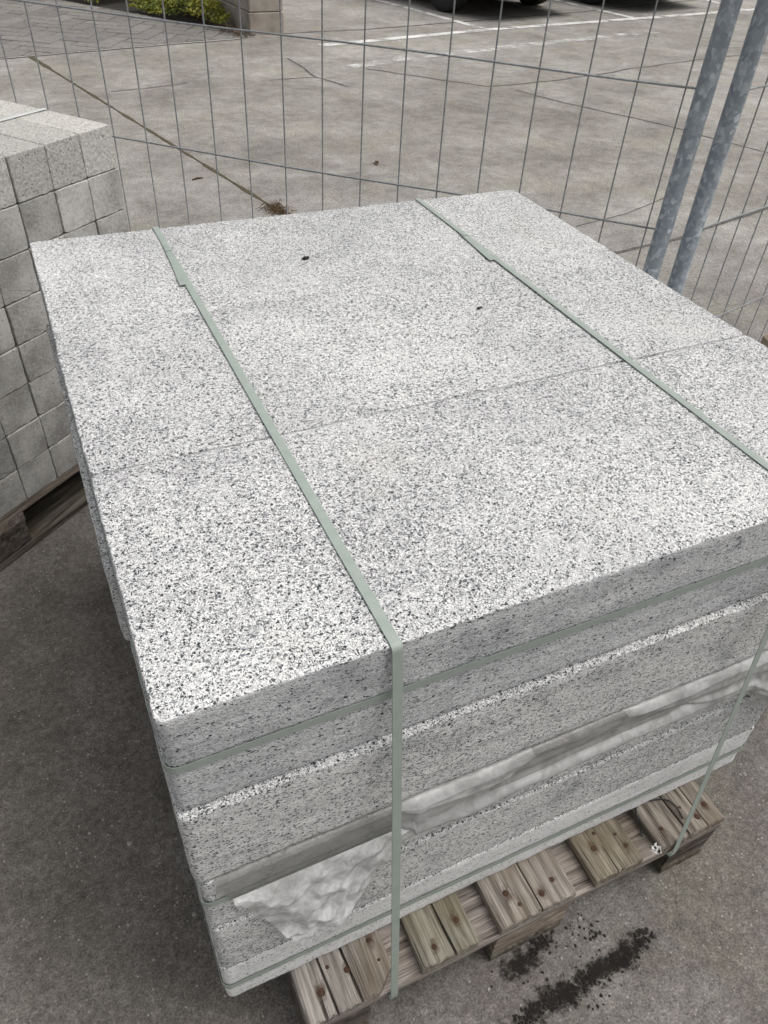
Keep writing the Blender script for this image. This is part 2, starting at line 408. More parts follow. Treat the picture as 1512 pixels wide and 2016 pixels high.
def strip(name, pts, w, z, mat, jag=0.0, kind='structure', step=.06, label=None):
    """flat ribbon on the ground along a polyline, optionally with ragged sides"""
    P = []
    for (a, b) in zip(pts[:-1], pts[1:]):
        a, b = Vector(a), Vector(b); n = max(1, int((b - a).length / step))
        P += [a.lerp(b, i / n) for i in range(n)]
    P.append(Vector(pts[-1]))
    V, F = [], []
    for i, p in enumerate(P):
        t = (P[min(i + 1, len(P) - 1)] - P[max(i - 1, 0)]).normalized(); nrm = Vector((-t.y, t.x))
        o = noise.noise(Vector((p.x * 3, p.y * 3, 1.7))) * jag * 1.6
        wl = w * (1 + (.75 * noise.noise(Vector((p.x * 17, p.y * 17, 5))) if jag else 0)); wr = w * (1 + (.75 * noise.noise(Vector((p.x * 17, p.y * 17, 9))) if jag else 0))
        a = p + nrm * (o + wl / 2); b = p + nrm * (o - wr / 2)
        V += [(a.x, a.y, z), (b.x, b.y, z)]
    F = [(2 * i, 2 * i + 1, 2 * i + 3, 2 * i + 2) for i in range(len(P) - 1)]
    o = tag(ob(name, mesh(name, V, F, mat)), kind=kind)
    if label: o['label'] = label
    return o

strip('painted_line', [(2.973, 7.38), (3.622, 7.544), (5.146, 7.951), (8.039, 8.516), (10.152, 8.963), (16, 10.3)], .115, .004, M_line)
strip('painted_line', [(5.13, 8.02), (4.955, 9.039), (4.70, 10.2), (4.2, 12.6)], .105, .004, M_line)
strip('painted_line', [(7.612, 8.50), (7.401, 9.924), (6.9, 12.9)], .105, .004, M_line)
strip('painted_line', [(9.96, 8.99), (10.1, 10.06), (9.9, 12.5)], .105, .004, M_line)
strip('painted_line', [(2.9, 6.45), (3.562, 6.719), (5.4, 7.18), (7.218, 7.604)], .15, .004, M_line_old)
strip('ground_crack', [(2.75, 8.0), (3.2, 8.05), (3.889, 8.142), (7.018, 8.93), (12.055, 10.526)], .035, .002, M_crack, .01)
strip('ground_crack', [(3.0, 6.35), (3.112, 6.274), (3.45, 5.9), (3.771, 5.594), (3.98, 5.60), (4.67, 5.705), (5.6, 5.95), (6.567, 6.182), (8.5, 6.5)], .022, .002, M_crack, .02)
strip('ground_crack', [(3.937, 5.421), (4.12, 5.0), (4.299, 4.636), (4.535, 4.153), (4.776, 3.485), (5.0, 2.6)], .017, .002, M_crack, .02)
strip('ground_crack', [(2.45, 2.34), (2.612, 2.371), (3.05, 2.43), (3.437, 2.525), (3.906, 2.643), (6, 3.2)], .020, .002, M_crack, .01)
strip('ground_crack', [(2.62, 2.72), (3.0, 2.80), (3.5, 2.98)], .007, .002, M_crack, .01)
strip('ground_crack', [(2.463, 6.889), (2.49, 6.5), (2.475, 6.16), (2.60, 5.8)], .02, .002, M_crack, .02)
strip('ground_crack', [(2.052, 6.13), (2.3, 6.16), (2.475, 6.16)], .014, .002, M_crack, .01)
strip('ground_crack', [(.80, 6.0), (1.05, 6.05), (1.40, 6.15)], .012, .002, M_crack, .01)
strip('painted_scuff', [(-.118, .470), (-.088, .452), (-.06, .448)], .006, .002, M_scuff)
# mossy slab joint: a low bumpy ridge of moss that fills the joint
mb = MB(); A, B = Vector((.37, 7.27)), Vector((1.235, 3.25)); n = 260
for i in range(n + 1):
    p = A.lerp(B, i / n); t = (B - A).normalized(); nr = Vector((-t.y, t.x))
    for j in range(5):
        w = (j - 2) / 2 * (.014 + .014 * noise.noise(Vector((p.y * 5, 0, 3))) + (.03 * max(0, i / n - .93) / .07) + .018 * max(0, .15 - i / n) / .15)
        q = p + nr * (w + .004 * noise.noise(Vector((p.y * 20, j, 0))))
        h = (.0030 * (1 - ((j - 2) / 2) ** 2) + .0035 * noise.noise(Vector((q.x * 90, q.y * 90, 0)))) if abs(j - 2) < 2 else -.002
        mb.V.append((q.x, q.y, max(h, -.002) + .001))
for i in range(n):
    for j in range(4):
        a = i * 5 + j; mb.F.append((a, a + 1, a + 6, a + 5)); mb.M.append(0)
tag(ob('joint_moss', mb.mesh('joint_moss', M_moss)), 'dry brown moss filling the slab joint beyond the fence', kind='stuff')

# paving area: herringbone blocks, each its own object
pav = tag(empty('paved_path'), kind='structure')
def clip_poly(P, a, b):
    """keep the side to the left of a->b"""
    out = []
    for i in range(len(P)):
        p, q = P[i], P[(i + 1) % len(P)]
        dp = (b[0] - a[0]) * (p[1] - a[1]) - (b[1] - a[1]) * (p[0] - a[0])
        dq = (b[0] - a[0]) * (q[1] - a[1]) - (b[1] - a[1]) * (q[0] - a[0])
        if dp >= 0: out.append(p)
        if dp * dq < 0:
            t = dp / (dp - dq); out.append((p[0] + (q[0] - p[0]) * t, p[1] + (q[1] - p[1]) * t))
    return out
E0, E1 = (.131, 7.22), (1.738, 7.66)
K0, K1 = (2.35, 8.02), (1.16, 9.75)
pw = .172; ang = math.radians(58.5); ca, sa = math.cos(ang), math.sin(ang)
gx = lambda u, v: (.63 + ca * u - sa * v, 7.496 + sa * u + ca * v)
bed = clip_poly(clip_poly([(-1.2, 6.7), (2.8, 6.7), (2.8, 11.2), (-1.2, 11.2)], E0, E1), K0, K1)
ob('joint_sand', mesh('joint_sand', [(x, y, .003) for x, y in bed], [tuple(range(len(bed)))], M_crack), pav)
cnt = 0
for i in range(-22, 24):
    for j in range(-22, 24):
        k = (i - j) % 4
        if k == 0: r = (i, i + 2, j, j + 1)
        elif k == 3: r = (i, i + 1, j, j + 2)
        else: continue
        g = .007
        P = [gx(r[0] * pw + g, r[2] * pw + g), gx(r[1] * pw - g, r[2] * pw + g), gx(r[1] * pw - g, r[3] * pw - g), gx(r[0] * pw + g, r[3] * pw - g)]
        cx, cy = sum(p[0] for p in P) / 4, sum(p[1] for p in P) / 4
        if not (-.9 < cx < 2.6 and 6.9 < cy < 10.9): continue
        P = clip_poly(P, E0, E1)
        if len(P) > 2: P = clip_poly(P, K0, K1)
        if len(P) < 3 or cnt > 290: continue
        cx, cy = sum(p[0] for p in P) / len(P), sum(p[1] for p in P) / len(P)
        area = abs(sum(P[a][0] * P[(a + 1) % len(P)][1] - P[(a + 1) % len(P)][0] * P[a][1] for a in range(len(P)))) / 2
        if area < .002: continue
        tz = .012 + random.uniform(-.002, .002); m = len(P)
        tl = (random.uniform(-.012, .012), random.uniform(-.012, .012))
        V = []
        for (s, z) in ((1, -.03), (1, tz - .005), (.955, tz)):
            for p in P:
                x, y = (p[0] - cx) * s, (p[1] - cy) * s
                V.append((x, y, z + (x * tl[0] + y * tl[1] if z > 0 else 0)))
        F = [tuple(range(2 * m, 3 * m))]
        for lv in (0, 1):
            F += [(lv * m + a, lv * m + (a + 1) % m, (lv + 1) * m + (a + 1) % m, (lv + 1) * m + a) for a in range(m)]
        b = random.uniform(.86, 1.14)
        ob('paver', mesh('paver', V, F, M_paver), pav, (cx, cy, 0), None, (b, b * random.uniform(.97, 1.0), b * random.uniform(.94, 1.0)))
        cnt += 1
strip('mortar_edge', [(-.9, 6.94), E0, (.691, 7.376), (1.738, 7.645), (2.3, 7.78)], .035, .006, M_mortar, .004)
strip('bed_edge', [(2.47, 7.90), (2.36, 7.99), (1.14, 9.76), (.6, 10.6)], .10, .009, M_crack, .01)

# ------------------------------------------------------------------ garden wall, ground cover, dead leaves
def bevel_box(name, sx, sy, sz, b, mat, seed=0, rough=.0):
    mb = MB(); V = []
    zs = [(-0, b), (b, 0), (sz - b, 0), (sz, b)]
    for z, i in zs:
        V += [(i, i + b, z), (i + b, i, z), (sx - i - b, i, z), (sx - i, i + b, z), (sx - i, sy - i - b, z), (sx - i - b, sy - i, z), (i + b, sy - i, z), (i, sy - i - b, z)]
    F = []
    for l in range(3):
        for k in range(8):
            F.append((l * 8 + k, l * 8 + (k + 1) % 8, l * 8 + 8 + (k + 1) % 8, l * 8 + 8 + k))
    F += [tuple(reversed(range(8))), tuple(range(24, 32))]
    return mesh(name, V, F, mat)
wr = math.radians(4.6)
wall = tag(empty('garden_wall', (2.452, 7.95, 0), wr), 'low stained stone wall end beside the yellow green ground cover', 'wall')
for k, (z0, z1, ln, ins) in enumerate(((-.05, .185, 1.30, 0.0), (.191, .72, .98, .006), (.726, .80, 1.4, -.02))):
    y = 0.0; i = 0
    while y < 6:
        me = bevel_box('wall_stone', .36 - 2 * ins, ln - .006, z1 - z0, .006, M_wall)
        t = random.uniform(.93, 1.1) * (1.0 if k else 1.08)
        ob('wall_stone', me, wall, (ins, y + ins, z0), None, (t * 1.03, t, t * .96))
        y += ln; i += 1
def leaf_cloud(mb, spots, size, rnd):
    for (x, y, z, nx, ny, nz) in spots:
        d = Vector((nx, ny, nz)).normalized(); a = d.cross(Vector((rnd.random() - .5, rnd.random() - .5, rnd.random() - .5))).normalized(); b = d.cross(a)
        s = size * rnd.uniform(.6, 1.3); c = Vector((x, y, z)); t = d * s * .25
        mb.add([c - a * s * .9, c - b * s * .5 + t, c + a * s, c + b * s * .5 + t], [(0, 1, 2), (0, 2, 3)])
rnd = random.Random(3); mb = MB()
import mathutils
d0 = (Vector(K1) - Vector(K0)).normalized(); nn = Vector((d0.y, -d0.x))
for _ in range(15000):
    s = rnd.uniform(.25, 4.2); w = rnd.uniform(.05, 1.3)
    p = Vector(K0) + d0 * s + nn * w
    # keep off the wall
    lx = (p.x - 2.452) * math.cos(wr) + (p.y - 7.95) * math.sin(wr)
    if lx > -.05: continue
    if 1.55 < s < 1.98 and w < .5 + .3 * rnd.random(): continue       # gap of bare soil
    hh = (.10 + .16 * (noise.noise(Vector((p.x * 2.6, p.y * 2.6, 4))) + .5)) * min(1, (w + .05) / .22)
    z = hh * rnd.uniform(.45, 1.0) + .01
    mb_sp = (p.x, p.y, z, rnd.gauss(0, .5) - nn.x * .3, rnd.gauss(0, .5) - nn.y * .3, 1)
    leaf_cloud(mb, [mb_sp], .026, rnd)
tag(ob('ground_cover', mb.mesh('ground_cover', M_leafmat)), 'yellow green leafy ground cover growing beside the stone wall', kind='stuff')
V, F = [], []
for s, w in ((.16, .02), (5.5, .02), (5.5, 4.2), (2.35, 1.30)):
    p = Vector(K0) + d0 * s + nn * w; V.append((p.x, p.y, .005))
tag(ob('planting_soil', mesh('planting_soil', V, [(0, 1, 2, 3)][::-1], M_soil)), kind='structure')
mb = MB()
for _ in range(420):
    u = rnd.random(); p = Vector((2.42, 7.86)).lerp(Vector((2.22, 9.2)), u ** 1.3) + Vector((rnd.gauss(-.08, .06), rnd.gauss(-.02, .04)))
    leaf_cloud(mb, [(p.x, p.y, rnd.uniform(.012, .045), rnd.gauss(0, .4), rnd.gauss(0, .4), 1)], .017, rnd)
tag(ob('leaf_litter', mb.mesh('leaf_litter', M_dead)), 'brown dead leaves gathered at the foot of the stone wall', kind='stuff')
mb = MB()
for _ in range(90):                       # dry tuft where the mossy joint meets the stack
    a = rnd.uniform(0, 6.28); r = rnd.uniform(.0, .085); p = Vector((1.20 + r * math.cos(a) * .8, 3.38 + r * math.sin(a) * 1.2))
    q = p + Vector((rnd.gauss(0, .03), rnd.gauss(0, .03)))
    mb.tube([(p.x, p.y, .004), ((p.x + q.x) / 2, (p.y + q.y) / 2, rnd.uniform(.01, .035)), (q.x, q.y, rnd.uniform(.004, .02))], .0016, 3)
tag(ob('dry_grass_tuft', mb.mesh('dry_grass_tuft', M_dead)), 'small dry brown grass tuft at the end of the mossy joint', 'grass tuft')
mb = MB(); leaf = [(-.035, 0, .004), (-.012, -.012, .012), (.012, -.011, .016), (.04, 0, .006), (.012, .012, .020), (-.012, .013, .014), (0, 0, .006)]
mb.add(leaf, [(0, 1, 6), (1, 2, 6), (2, 3, 6), (3, 4, 6), (4, 5, 6), (5, 0, 6)])
o = tag(ob('fallen_leaf', mb.mesh('fallen_leaf', M_dead), None, (2.02, 3.95, 0.0), (0, 0, 1.2), (.6, .5, .4)), 'small curled brown leaf lying alone on the concrete behind the fence', 'leaf')
mb = MB(); mb.tube([(0, 0, .004), (.03, .004, .006), (.07, .0, .004)], [.004, .006, .002], 5)
tag(ob('twig', mb.mesh('twig', M_dead), None, (.90, 3.95, 0), (0, 0, .3), (.5, .45, .4)), 'thin dark twig on the concrete left of the mossy joint', 'twig')

# ------------------------------------------------------------------ parked cars (only their tyres reach the frame)
def lathe(mb, prof, n, m=0):
    """profile (x, r) turned round the x axis"""
    b = len(mb.V)
    for (x, r) in prof:
        for k in range(n):
            a = 2 * math.pi * k / n; mb.V.append((x, r * math.cos(a), r * math.sin(a)))
    for i in range(len(prof) - 1):
        for k in range(n):
            k2 = (k + 1) % n
            mb.F.append((b + i * n + k, b + i * n + k2, b + (i + 1) * n + k2, b + (i + 1) * n + k)); mb.M.append(m)
def build_car(name, loc, rz, paint, label):
    """origin: on the ground midway between the two front wheels; +y runs to the rear"""
    car = empty(name, loc, rz); tag(car, label, 'car', 'cars parked behind the bay lines')
    tw, r = .80, .325
    tyre = MB(); lathe(tyre, [(-.10, .20), (-.105, .27), (-.10, .305), (-.085, .32), (-.05, r), (-.045, r - .006), (-.035, r - .006), (-.03, r), (.03, r), (.035, r - .006), (.045, r - .006), (.05, r), (.085, .32), (.10, .305), (.105, .27), (.10, .20)], 40)
    tme = tyre.mesh('tyre', M_rubber, True)
    rim = MB(); lathe(rim, [(.0, .02), (.085, .03), (.085, .05), (.07, .06), (.075, .18), (.098, .205), (.06, .205), (-.09, .205)], 40)
    for k in range(5):
        a = 2 * math.pi * k / 5; c, s = math.cos(a), math.sin(a)
        rim.add([(.088, c * rr - s * w, s * rr + c * w) for rr, w in ((.03, -.03), (.03, .03), (.19, .022), (.19, -.022))] + [(.06, c * rr - s * w, s * rr + c * w) for rr, w in ((.03, -.03), (.03, .03), (.19, .022), (.19, -.022))],
                [(0, 1, 2, 3), (0, 4, 5, 1), (2, 6, 7, 3), (1, 5, 6, 2), (3, 7, 4, 0)])
    rme = rim.mesh('rim', M_rim)
    for sy in (0, 2.6):
        for sx in (-1, 1):
            w = ob('wheel', None, car, (sx * (tw - .03), sy, r), (0, 0, 0 if sx > 0 else math.pi))
            ob('tyre', tme, w); ob('rim', rme, w)
    # body: cross sections along y, lofted
    secs = [(-.86, .30, .52, .62, .0), (-.80, .22, .66, .80, .0), (-.55, .20, .84, .86, .0), (.0, .20, .89, .90, .0), (.35, .20, .92, .95, .02), (.95, .20, .94, 1.36, .62), (1.45, .20, .95, 1.46, .66), (2.3, .20, .96, 1.44, .64), (2.95, .20, .97, 1.28, .58), (3.35, .22, .98, 1.02, .04), (3.48, .32, .70, .90, .0)]
    mb = MB(); nseg = 12
    for (y, z0, zb, zt, cab) in secs:
        hw = .86 if -.7 < y < 3.4 else .74
        top = hw * .72 if cab > .1 else hw * .86
        pr = [(-hw * .92, z0), (-hw, z0 + .12), (-hw, (z0 + zb) / 2), (-hw * .98, zb - .05), (-hw * .93, zb), (-top, zt - .03 if zt - .03 > zb else zb), (-top * .85, zt)]
        pr = pr + [(-x, z) for x, z in reversed(pr)]
        for x, z in pr: mb.V.append((x, y, z))
    m = 14
    for i in range(len(secs) - 1):
        for k in range(m):
            k2 = (k + 1) % m
            glass = secs[i][4] > .1 and secs[i + 1][4] > .1 and k in (4, 8) or (k == 6 and ((secs[i][0] == .35) or (secs[i][0] == 2.95)))
            mb.F.append((i * m + k, i * m + k2, (i + 1) * m + k2, (i + 1) * m + k)); mb.M.append(1 if glass else 0)
    mb.F.append(tuple(range(m))); mb.M.append(0)
    mb.F.append(tuple(reversed(range((len(secs) - 1) * m, len(secs) * m)))); mb.M.append(0)
    for sx in (-1, 1):                     # dark wheel arch liners
        for sy in (0, 2.6):
            pass
    ob('body', mb.mesh('body', [paint, M_glass], True), car)
    for sx in (-1, 1):
        for sy in (0, 2.6):
            a = MB(); 
            for k in range(17):
                t = math.pi * (k / 16); 
                for rr in (.345, .40): a.V.append((sx * .868, sy + rr * math.cos(t), .325 + rr * math.sin(t)))
            for k in range(16): a.F.append((2 * k, 2 * k + 1, 2 * k + 3, 2 * k + 2)); a.M.append(0)
            disc = [len(a.V)]; a.V.append((sx * .866, sy, .325))
            for k in range(16): a.F.append((disc[0], 2 * k, 2 * k + 2)); a.M.append(0)
            ob('wheel_arch', a.mesh('wheel_arch', M_trim), car)
    b = MB(); b.box(-.70, .70, -.885, -.80, .24, .42); b.box(-.5, .5, -.89, -.82, .46, .56)
    ob('bumper', b.mesh('bumper', M_trim), car)
    for sx in (-1, 1):
        ob('headlight', bevel_box('headlight', .26, .10, .12, .02, M_lamp), car, (sx * .56 - .13, -.845, .60))
    return car
hd = math.atan2(9.493 - 9.087, 6.728 - 5.284)
build_car('parked_car', (6.02 , 9.34, 0), hd, M_carblack, 'black car parked between the two nearest white bay lines')
build_car('parked_car', (8.50, 9.78, 0), hd, M_carblue, 'dark car parked in the bay just left of the steel fence posts')

# ------------------------------------------------------------------ kerbstone pile on its pallet (left)
KX, KY, KT, KW, KH = 0.2369, 1.572, 0.6606, 0.1008, 0.0968
def board(L, w, t, cracks=(), seed=0, fine=.13, both=False, round_corner=0.0):
    """weathered board: length along x, width along y, top at z=0; ridged top, open cracks"""
    xs = [0, .002, .006] + [.012 + i * .009 for i in range(int(fine / .009))]
    x = xs[-1]
    while x < L - .03: x += .05; xs.append(min(x, L - .008))
    xs = sorted(set(xs + [L - .004, L]))
    ys = set([0, .0025, w - .0025, w] + [i * w / 30 for i in range(31)])
    for (cy, cw, cl, dv) in cracks: ys |= {cy - cw * 1.4, cy - cw * .5, cy, cy + cw * .5, cy + cw * 1.4}
    ys = sorted(y for y in ys if 0 <= y <= w)
    V = []
    for x in xs:
        for y in ys:
            dz = .0011 * noise.noise(Vector((x * 7 + seed, y * 260, seed))) + .0014 * noise.noise(Vector((x * 3, y * 30, seed + 4)))
            if y in (0, w): dz -= .0028 + .0015 * noise.noise(Vector((x * 40, y, seed)))
            elif y < .003 or y > w - .003: dz -= .0008
            if x < .001: dz -= .003 + .0018 * noise.noise(Vector((y * 200, seed, 2)))
            for (cy, cw, cl, dv) in cracks:
                yy = cy + dv * x + .0012 * noise.noise(Vector((x * 25, seed, cy * 50)))
                if x < cl:
                    d = abs(y - cy)
                    if d < cw * .6: dz -= .010 * min(1, (cl - x) / .03)
            ex = 0.0
            if x < .003: ex = .0016 * noise.noise(Vector((y * 90, seed, 7)))
            if round_corner and x < .03:
                d = max(0, round_corner - y); ex += max(0, d - x * .4) * .9 if x < .02 else 0
            yo = sum((dv * x) for (cy, cw, cl, dv) in cracks if abs(y - cy) < cw * 2 and x < cl)
            V.append((x + ex, y + yo, dz))
    ny = len(ys); nx = len(xs); F = []
    for i in range(nx - 1):
        for j in range(ny - 1):
            a = i * ny + j; F.append((a, a + ny, a + ny + 1, a + 1))
    b = len(V)
    bot = [(v[0], v[1], -t) for v in V]
    per = [j for j in range(ny)] + [i * ny + ny - 1 for i in range(1, nx)] + [(nx - 1) * ny + j for j in range(ny - 2, -1, -1)] + [i * ny for i in range(nx - 2, 0, -1)]
    V += [bot[k] for k in per]; n = len(per)
    for k in range(n):
        k2 = (k + 1) % n; F.append((per[k], per[k2], b + k2, b + k))
    F.append(tuple(b + k for k in range(n)))
    return mesh('board', V, F, M_wood)

def wood_block(sx, sy, sz, seed=0):
    mb = MB(); n = 7; V = []
    for (z) in [0, .004] + [sz * k / 6 for k in range(1, 6)] + [sz - .004, sz]:
        i = .004 if z in (0, sz) else 0
        pts = []
        for k in range(n): pts.append((i + (sx - 2 * i) * k / n, i))
        for k in range(n): pts.append((sx - i, i + (sy - 2 * i) * k / n))
        for k in range(n): pts.append((sx - i - (sx - 2 * i) * k / n, sy - i))
        for k in range(n): pts.append((i, sy - i - (sy - 2 * i) * k / n))
        for (x, y) in pts:
            d = .003 * noise.noise(Vector((x * 50 + seed, y * 50, z * 90)))
            V.append((x + d, y + d, z))
    m = 4 * n; F = []
    for l in range(8):
        for k in range(m): F.append((l * m + k, l * m + (k + 1) % m, (l + 1) * m + (k + 1) % m, (l + 1) * m + k))
    F += [tuple(reversed(range(m))), tuple(range(8 * m, 9 * m))]
    return mesh('wood_block', V, F, M_wood)

def pallet(name, loc, rz, label, tones, cracks):
    """80 x 120 cm pallet: origin at its near left ground corner, x along the 80 cm side, y along the 120 cm side"""
    p = empty(name, loc, rz); tag(p, label, 'pallet')
    ws = (.145, .10, .145, .10, .145); x = 0
    for k, w in enumerate(ws):             # five deck boards along y
        me = board(1.2, w, .022, cracks.get(k, ()), seed=k * 3.1 + loc[0], round_corner=.03 if k == 0 else 0)
        # local board x -> pallet y ; local board y -> pallet -x
        ob('deck_board', me, p, (x + w, 0, .144), (0, 0, math.pi / 2), tones[k])
        x += w + .04125
    for y in (0, .5275, 1.055):            # three cross boards
        ob('cross_board', board(.8, .145, .022, (), seed=y * 9 + 2, fine=.8), p, (0, y + (0.001 if y == 0 else 0), .1215), (0, 0, 0), (1.05, .97, .93))
    for xx, w in ((0, .1), (.3275, .145), (.70, .1)):
        for y in (0, .5275, 1.055):
            t = (.42, .38, .36) if xx < .1 or xx > .6 else (.95, .82, .70)
            ob('block', wood_block(w, .143, .0775, xx + y), p, (xx, y + .002, .0225), None, t)
        ob('runner_board', board(1.2, w, .022, (), seed=xx + 5), p, (xx + w, 0, .0222), (0, 0, math.pi / 2), (.45, .42, .36))
    return p

cd, sd_ = math.cos(KT), math.sin(KT)
def kp(u, v, z):                           # u: leftwards along the front, v: depth, z: height
    return (KX - cd * u - sd_ * v, KY - sd_ * u + cd * v, z)
# the kerb pallet lies with its 120 cm side to the front: rotate so pallet y runs left along the front
pk = pallet('wooden_pallet', kp(0, 0, 0), KT + math.pi / 2, 'old dark wooden pallet under the pile of grey kerbstones',
            [(.75, .66, .58)] * 5, {})
def kerb_mesh(L, w, h, seed, top):
    """kerb with front end at v=0; local x = left, y = depth"""
    V = []; g = .0011
    ysl = [0, .0015, .02, L * .3, L * .6, L - .003, L]
    zz = [g, g + .003] + [h * q / 10 for q in range(1, 10)] + [h - g - .003, h - g]; xx = [g, g + .003] + [w * q / 10 for q in range(1, 10)] + [w - g - .003, w - g]
    per = [(x, zz[0]) for x in xx] + [(xx[-1], z) for z in zz[1:]] + [(x, zz[-1]) for x in reversed(xx[:-1])] + [(xx[0], z) for z in reversed(zz[1:-1])]
    # round the long edges a little
    def rd(x, z):
        if x in (xx[0], xx[-1]) and z in (zz[0], zz[-1]):
            x += .0012 if x == xx[0] else -.0012; z += .0012 if z == zz[0] else -.0012
        return x, z
    for y in ysl:
        ins = .0011 if y in (0, L) else 0
        for (x, z) in per:
            x2, z2 = rd(x, z)
            x2 += (w / 2 - x2) / (w / 2) * ins; z2 += (h / 2 - z2) / (h / 2) * ins
            nz = noise.noise(Vector((x * 60 + seed, y * 20, z * 60))) * .0012
            ec = max(0, noise.noise(Vector((x * 85 + seed, y * 40, z * 85)))) * .0030 if y < .01 else 0
            x2 += (w / 2 - x2) / (w / 2) * ec; z2 += (h / 2 - z2) / (h / 2) * ec
            V.append((x2 + nz, y + (nz if y < .01 else 0), z2 + nz - (.001 * abs(noise.noise(Vector((x * 200, seed, y * 90)))) if z < .01 else 0)))
    m = len(per); F = []; FM = []
    for i in range(len(ysl) - 1):
        for k in range(m):
            F.append((i * m + k, (i + 1) * m + k, (i + 1) * m + (k + 1) % m, i * m + (k + 1) % m)); FM.append(1 if top else 0)
    F += [tuple(range(m)), tuple(reversed(range((len(ysl) - 1) * m, len(ysl) * m)))]; FM += [1 if top else 0] * 2
    return mesh('kerbstone', V, F, [M_kerb, M_kerb_r], FM)
ordn = ['first', 'second', 'third', 'fourth', 'fifth', 'sixth', 'seventh', 'eighth', 'ninth', 'tenth', 'eleventh', 'twelfth']
rk = random.Random(11)
kmesh = [kerb_mesh(.80, KW, KH, s * 3.3, False) for s in range(10)]
kmesh_t = [kerb_mesh(.80, KW, KH, s * 5.1 + 40, True) for s in range(6)]
KB = .144
for row in range(8):
    for col in range(12):
        top = row == 0
        me = rk.choice(kmesh_t if top else kmesh)
        u = col * KW + rk.uniform(-.0012, .0012); z = KB + (7 - row) * KH
        v = rk.uniform(-.0013, .0013)
        t = rk.uniform(.92, 1.06)
        colr = (t * 1.02, t, t * .955) if not top else (t * 1.0, t * .99, t * .965)
        if row > 3: colr = tuple(c * .93 for c in colr)
        # local x must run left: mirror by rotating the mesh so +x = left and +y = depth (flip via pi about depth)
        o = ob('kerbstone', me, None, kp(u + KW, v, z), (0, rk.uniform(-.003, .003), KT), colr)
        rowt = 'rough top' if top else ('lowest' if row == 7 else ordn[row])
        tag(o, ('rough warm grey kerbstone, top row of left pile, %s from its right corner' % ordn[col]) if top else
            'smooth grey kerbstone, %s of left pile, %s from its right corner' % ('bottom row' if row == 7 else rowt + ' row down', ordn[col]), 'kerbstone', 'kerbstones piled on the left pallet')

# ------------------------------------------------------------------ buff stone blocks right of the fence
bp = Vector((1.87, .915, 0)); brz = math.radians(-20)
pallet('wooden_pallet', (1.475, -.107, 0), brz, 'wooden pallet under the buff stone blocks at the right edge', [(.8, .72, .6)] * 5, {})
for k in range(2):
    o = ob('stone_block', bevel_box('stone_block', .78, .40, .146, .014, M_sand), None, (1.733, .544, .144 + k * .15), (0, 0, brz), (1, 1, 1))
    tag(o, ('upper' if k else 'lower') + ' buff rounded stone block at the far right edge beside the fence', 'stone block', 'buff stone blocks beside the fence')

# ------------------------------------------------------------------ site fence
LV = [.128, .44, .752, 1.064, 1.376, 1.688]
def fence(name, origin, ph, lo, hi, post_lo, post_hi, label):
    """wire i stands at origin + .11*i along the panel"""
    f = empty(name, origin, ph); tag(f, label, 'fence panel', 'mesh fence panels round the yard')
    s = .11; x0, x1 = post_lo * s, post_hi * s
    vm = MB(); vm.tube([(0, 0, .06), (0, 0, 1.0), (0, 0, 1.97)], .0021, 6); vme = vm.mesh('vertical_wire', M_wire, True)
    for i in range(lo, hi + 1):
        ob('vertical_wire', vme, f, (i * s + random.uniform(-.0015, .0015), .0, 0), (random.uniform(-.001, .001), random.uniform(-.0015, .0015), 0))
    for z in LV:
        hm = MB()
        hm.tube([(x0 + (x1 - x0) * k / 24, -.0042 + .0012 * math.sin(k * 1.3), z + .002 * math.sin(k * .8 + z * 5)) for k in range(25)], .0025, 6)
        ob('horizontal_wire', hm.mesh('horizontal_wire', M_wire, True), f)
    for x in (x0, x1):
        pm = MB(); pm.tube([(0, 0, 0.0), (0, 0, 1.0), (0, 0, 2.0)], .0212, 28)
        ob('post', pm.mesh('post', M_galv, True), f, (x, 0, .01))
    for z in (.06, 1.97):
        tm = MB(); tm.tube([(x0 + .02, 0, z), (x1 - .02, 0, z)], .0135, 14)
        ob('rail', tm.mesh('rail', M_galv, True), f)
    return f
fence('fence_panel', (.7791, 1.6263, 0), -.7624895, -23, 8, -23.5, 8.36, 'wide grey wire mesh fence panel crossing behind both stone piles')
fence('fence_panel', (1.5192, .9662, 0), .2367, 1, 30, 0.0, 30.6, 'grey wire mesh fence panel at far right running back from the second post')

# ------------------------------------------------------------------ front pallet
f_tones = [(1.0, .96, .92), (.86, .85, .74), (1.05, .99, .93), (.84, .77, .63), (.84, .77, .69)]
# cracks: (y in board frame measured from its right edge, width, length, drift per metre)
f_cracks = {0: ((.060, .0021, .16, .06), (.099, .0016, .14, .05), (.117, .0022, .05, .0)), 1: ((.043, .0017, .17, .04),), 2: ((.068, .0009, .12, .0),), 3: ((.055, .0008, .05, 0),), 4: ((.083, .0016, .15, .02), (.04, .0009, .09, 0))}
PX, PO = .0955, .0943
fp = pallet('wooden_pallet', (PX, -PO, 0), 0.0, 'weathered wooden pallet with rusty nails under the speckled concrete blocks', f_tones, f_cracks)
nails = [(.148, -.032, .7), (.174, -.047, 1), (.128, -.060, 1.25), (.224, -.055, .8), (.221, -.023, 1), (.362, -.051, 1), (.311, -.072, .95),
         (.457, -.048, 1.2), (.469, -.072, .8), (.512, -.072, 1.1), (.540, -.060, 1.1), (.654, -.023, .8), (.689, -.039, .8), (.638, -.045, 1.1), (.692, -.063, .9),
         (.772, -.064, .9), (.848, -.072, 1.1), (.876, -.059, 1.2), (.830, -.046, .7)]
nm = MB(); lt = 12
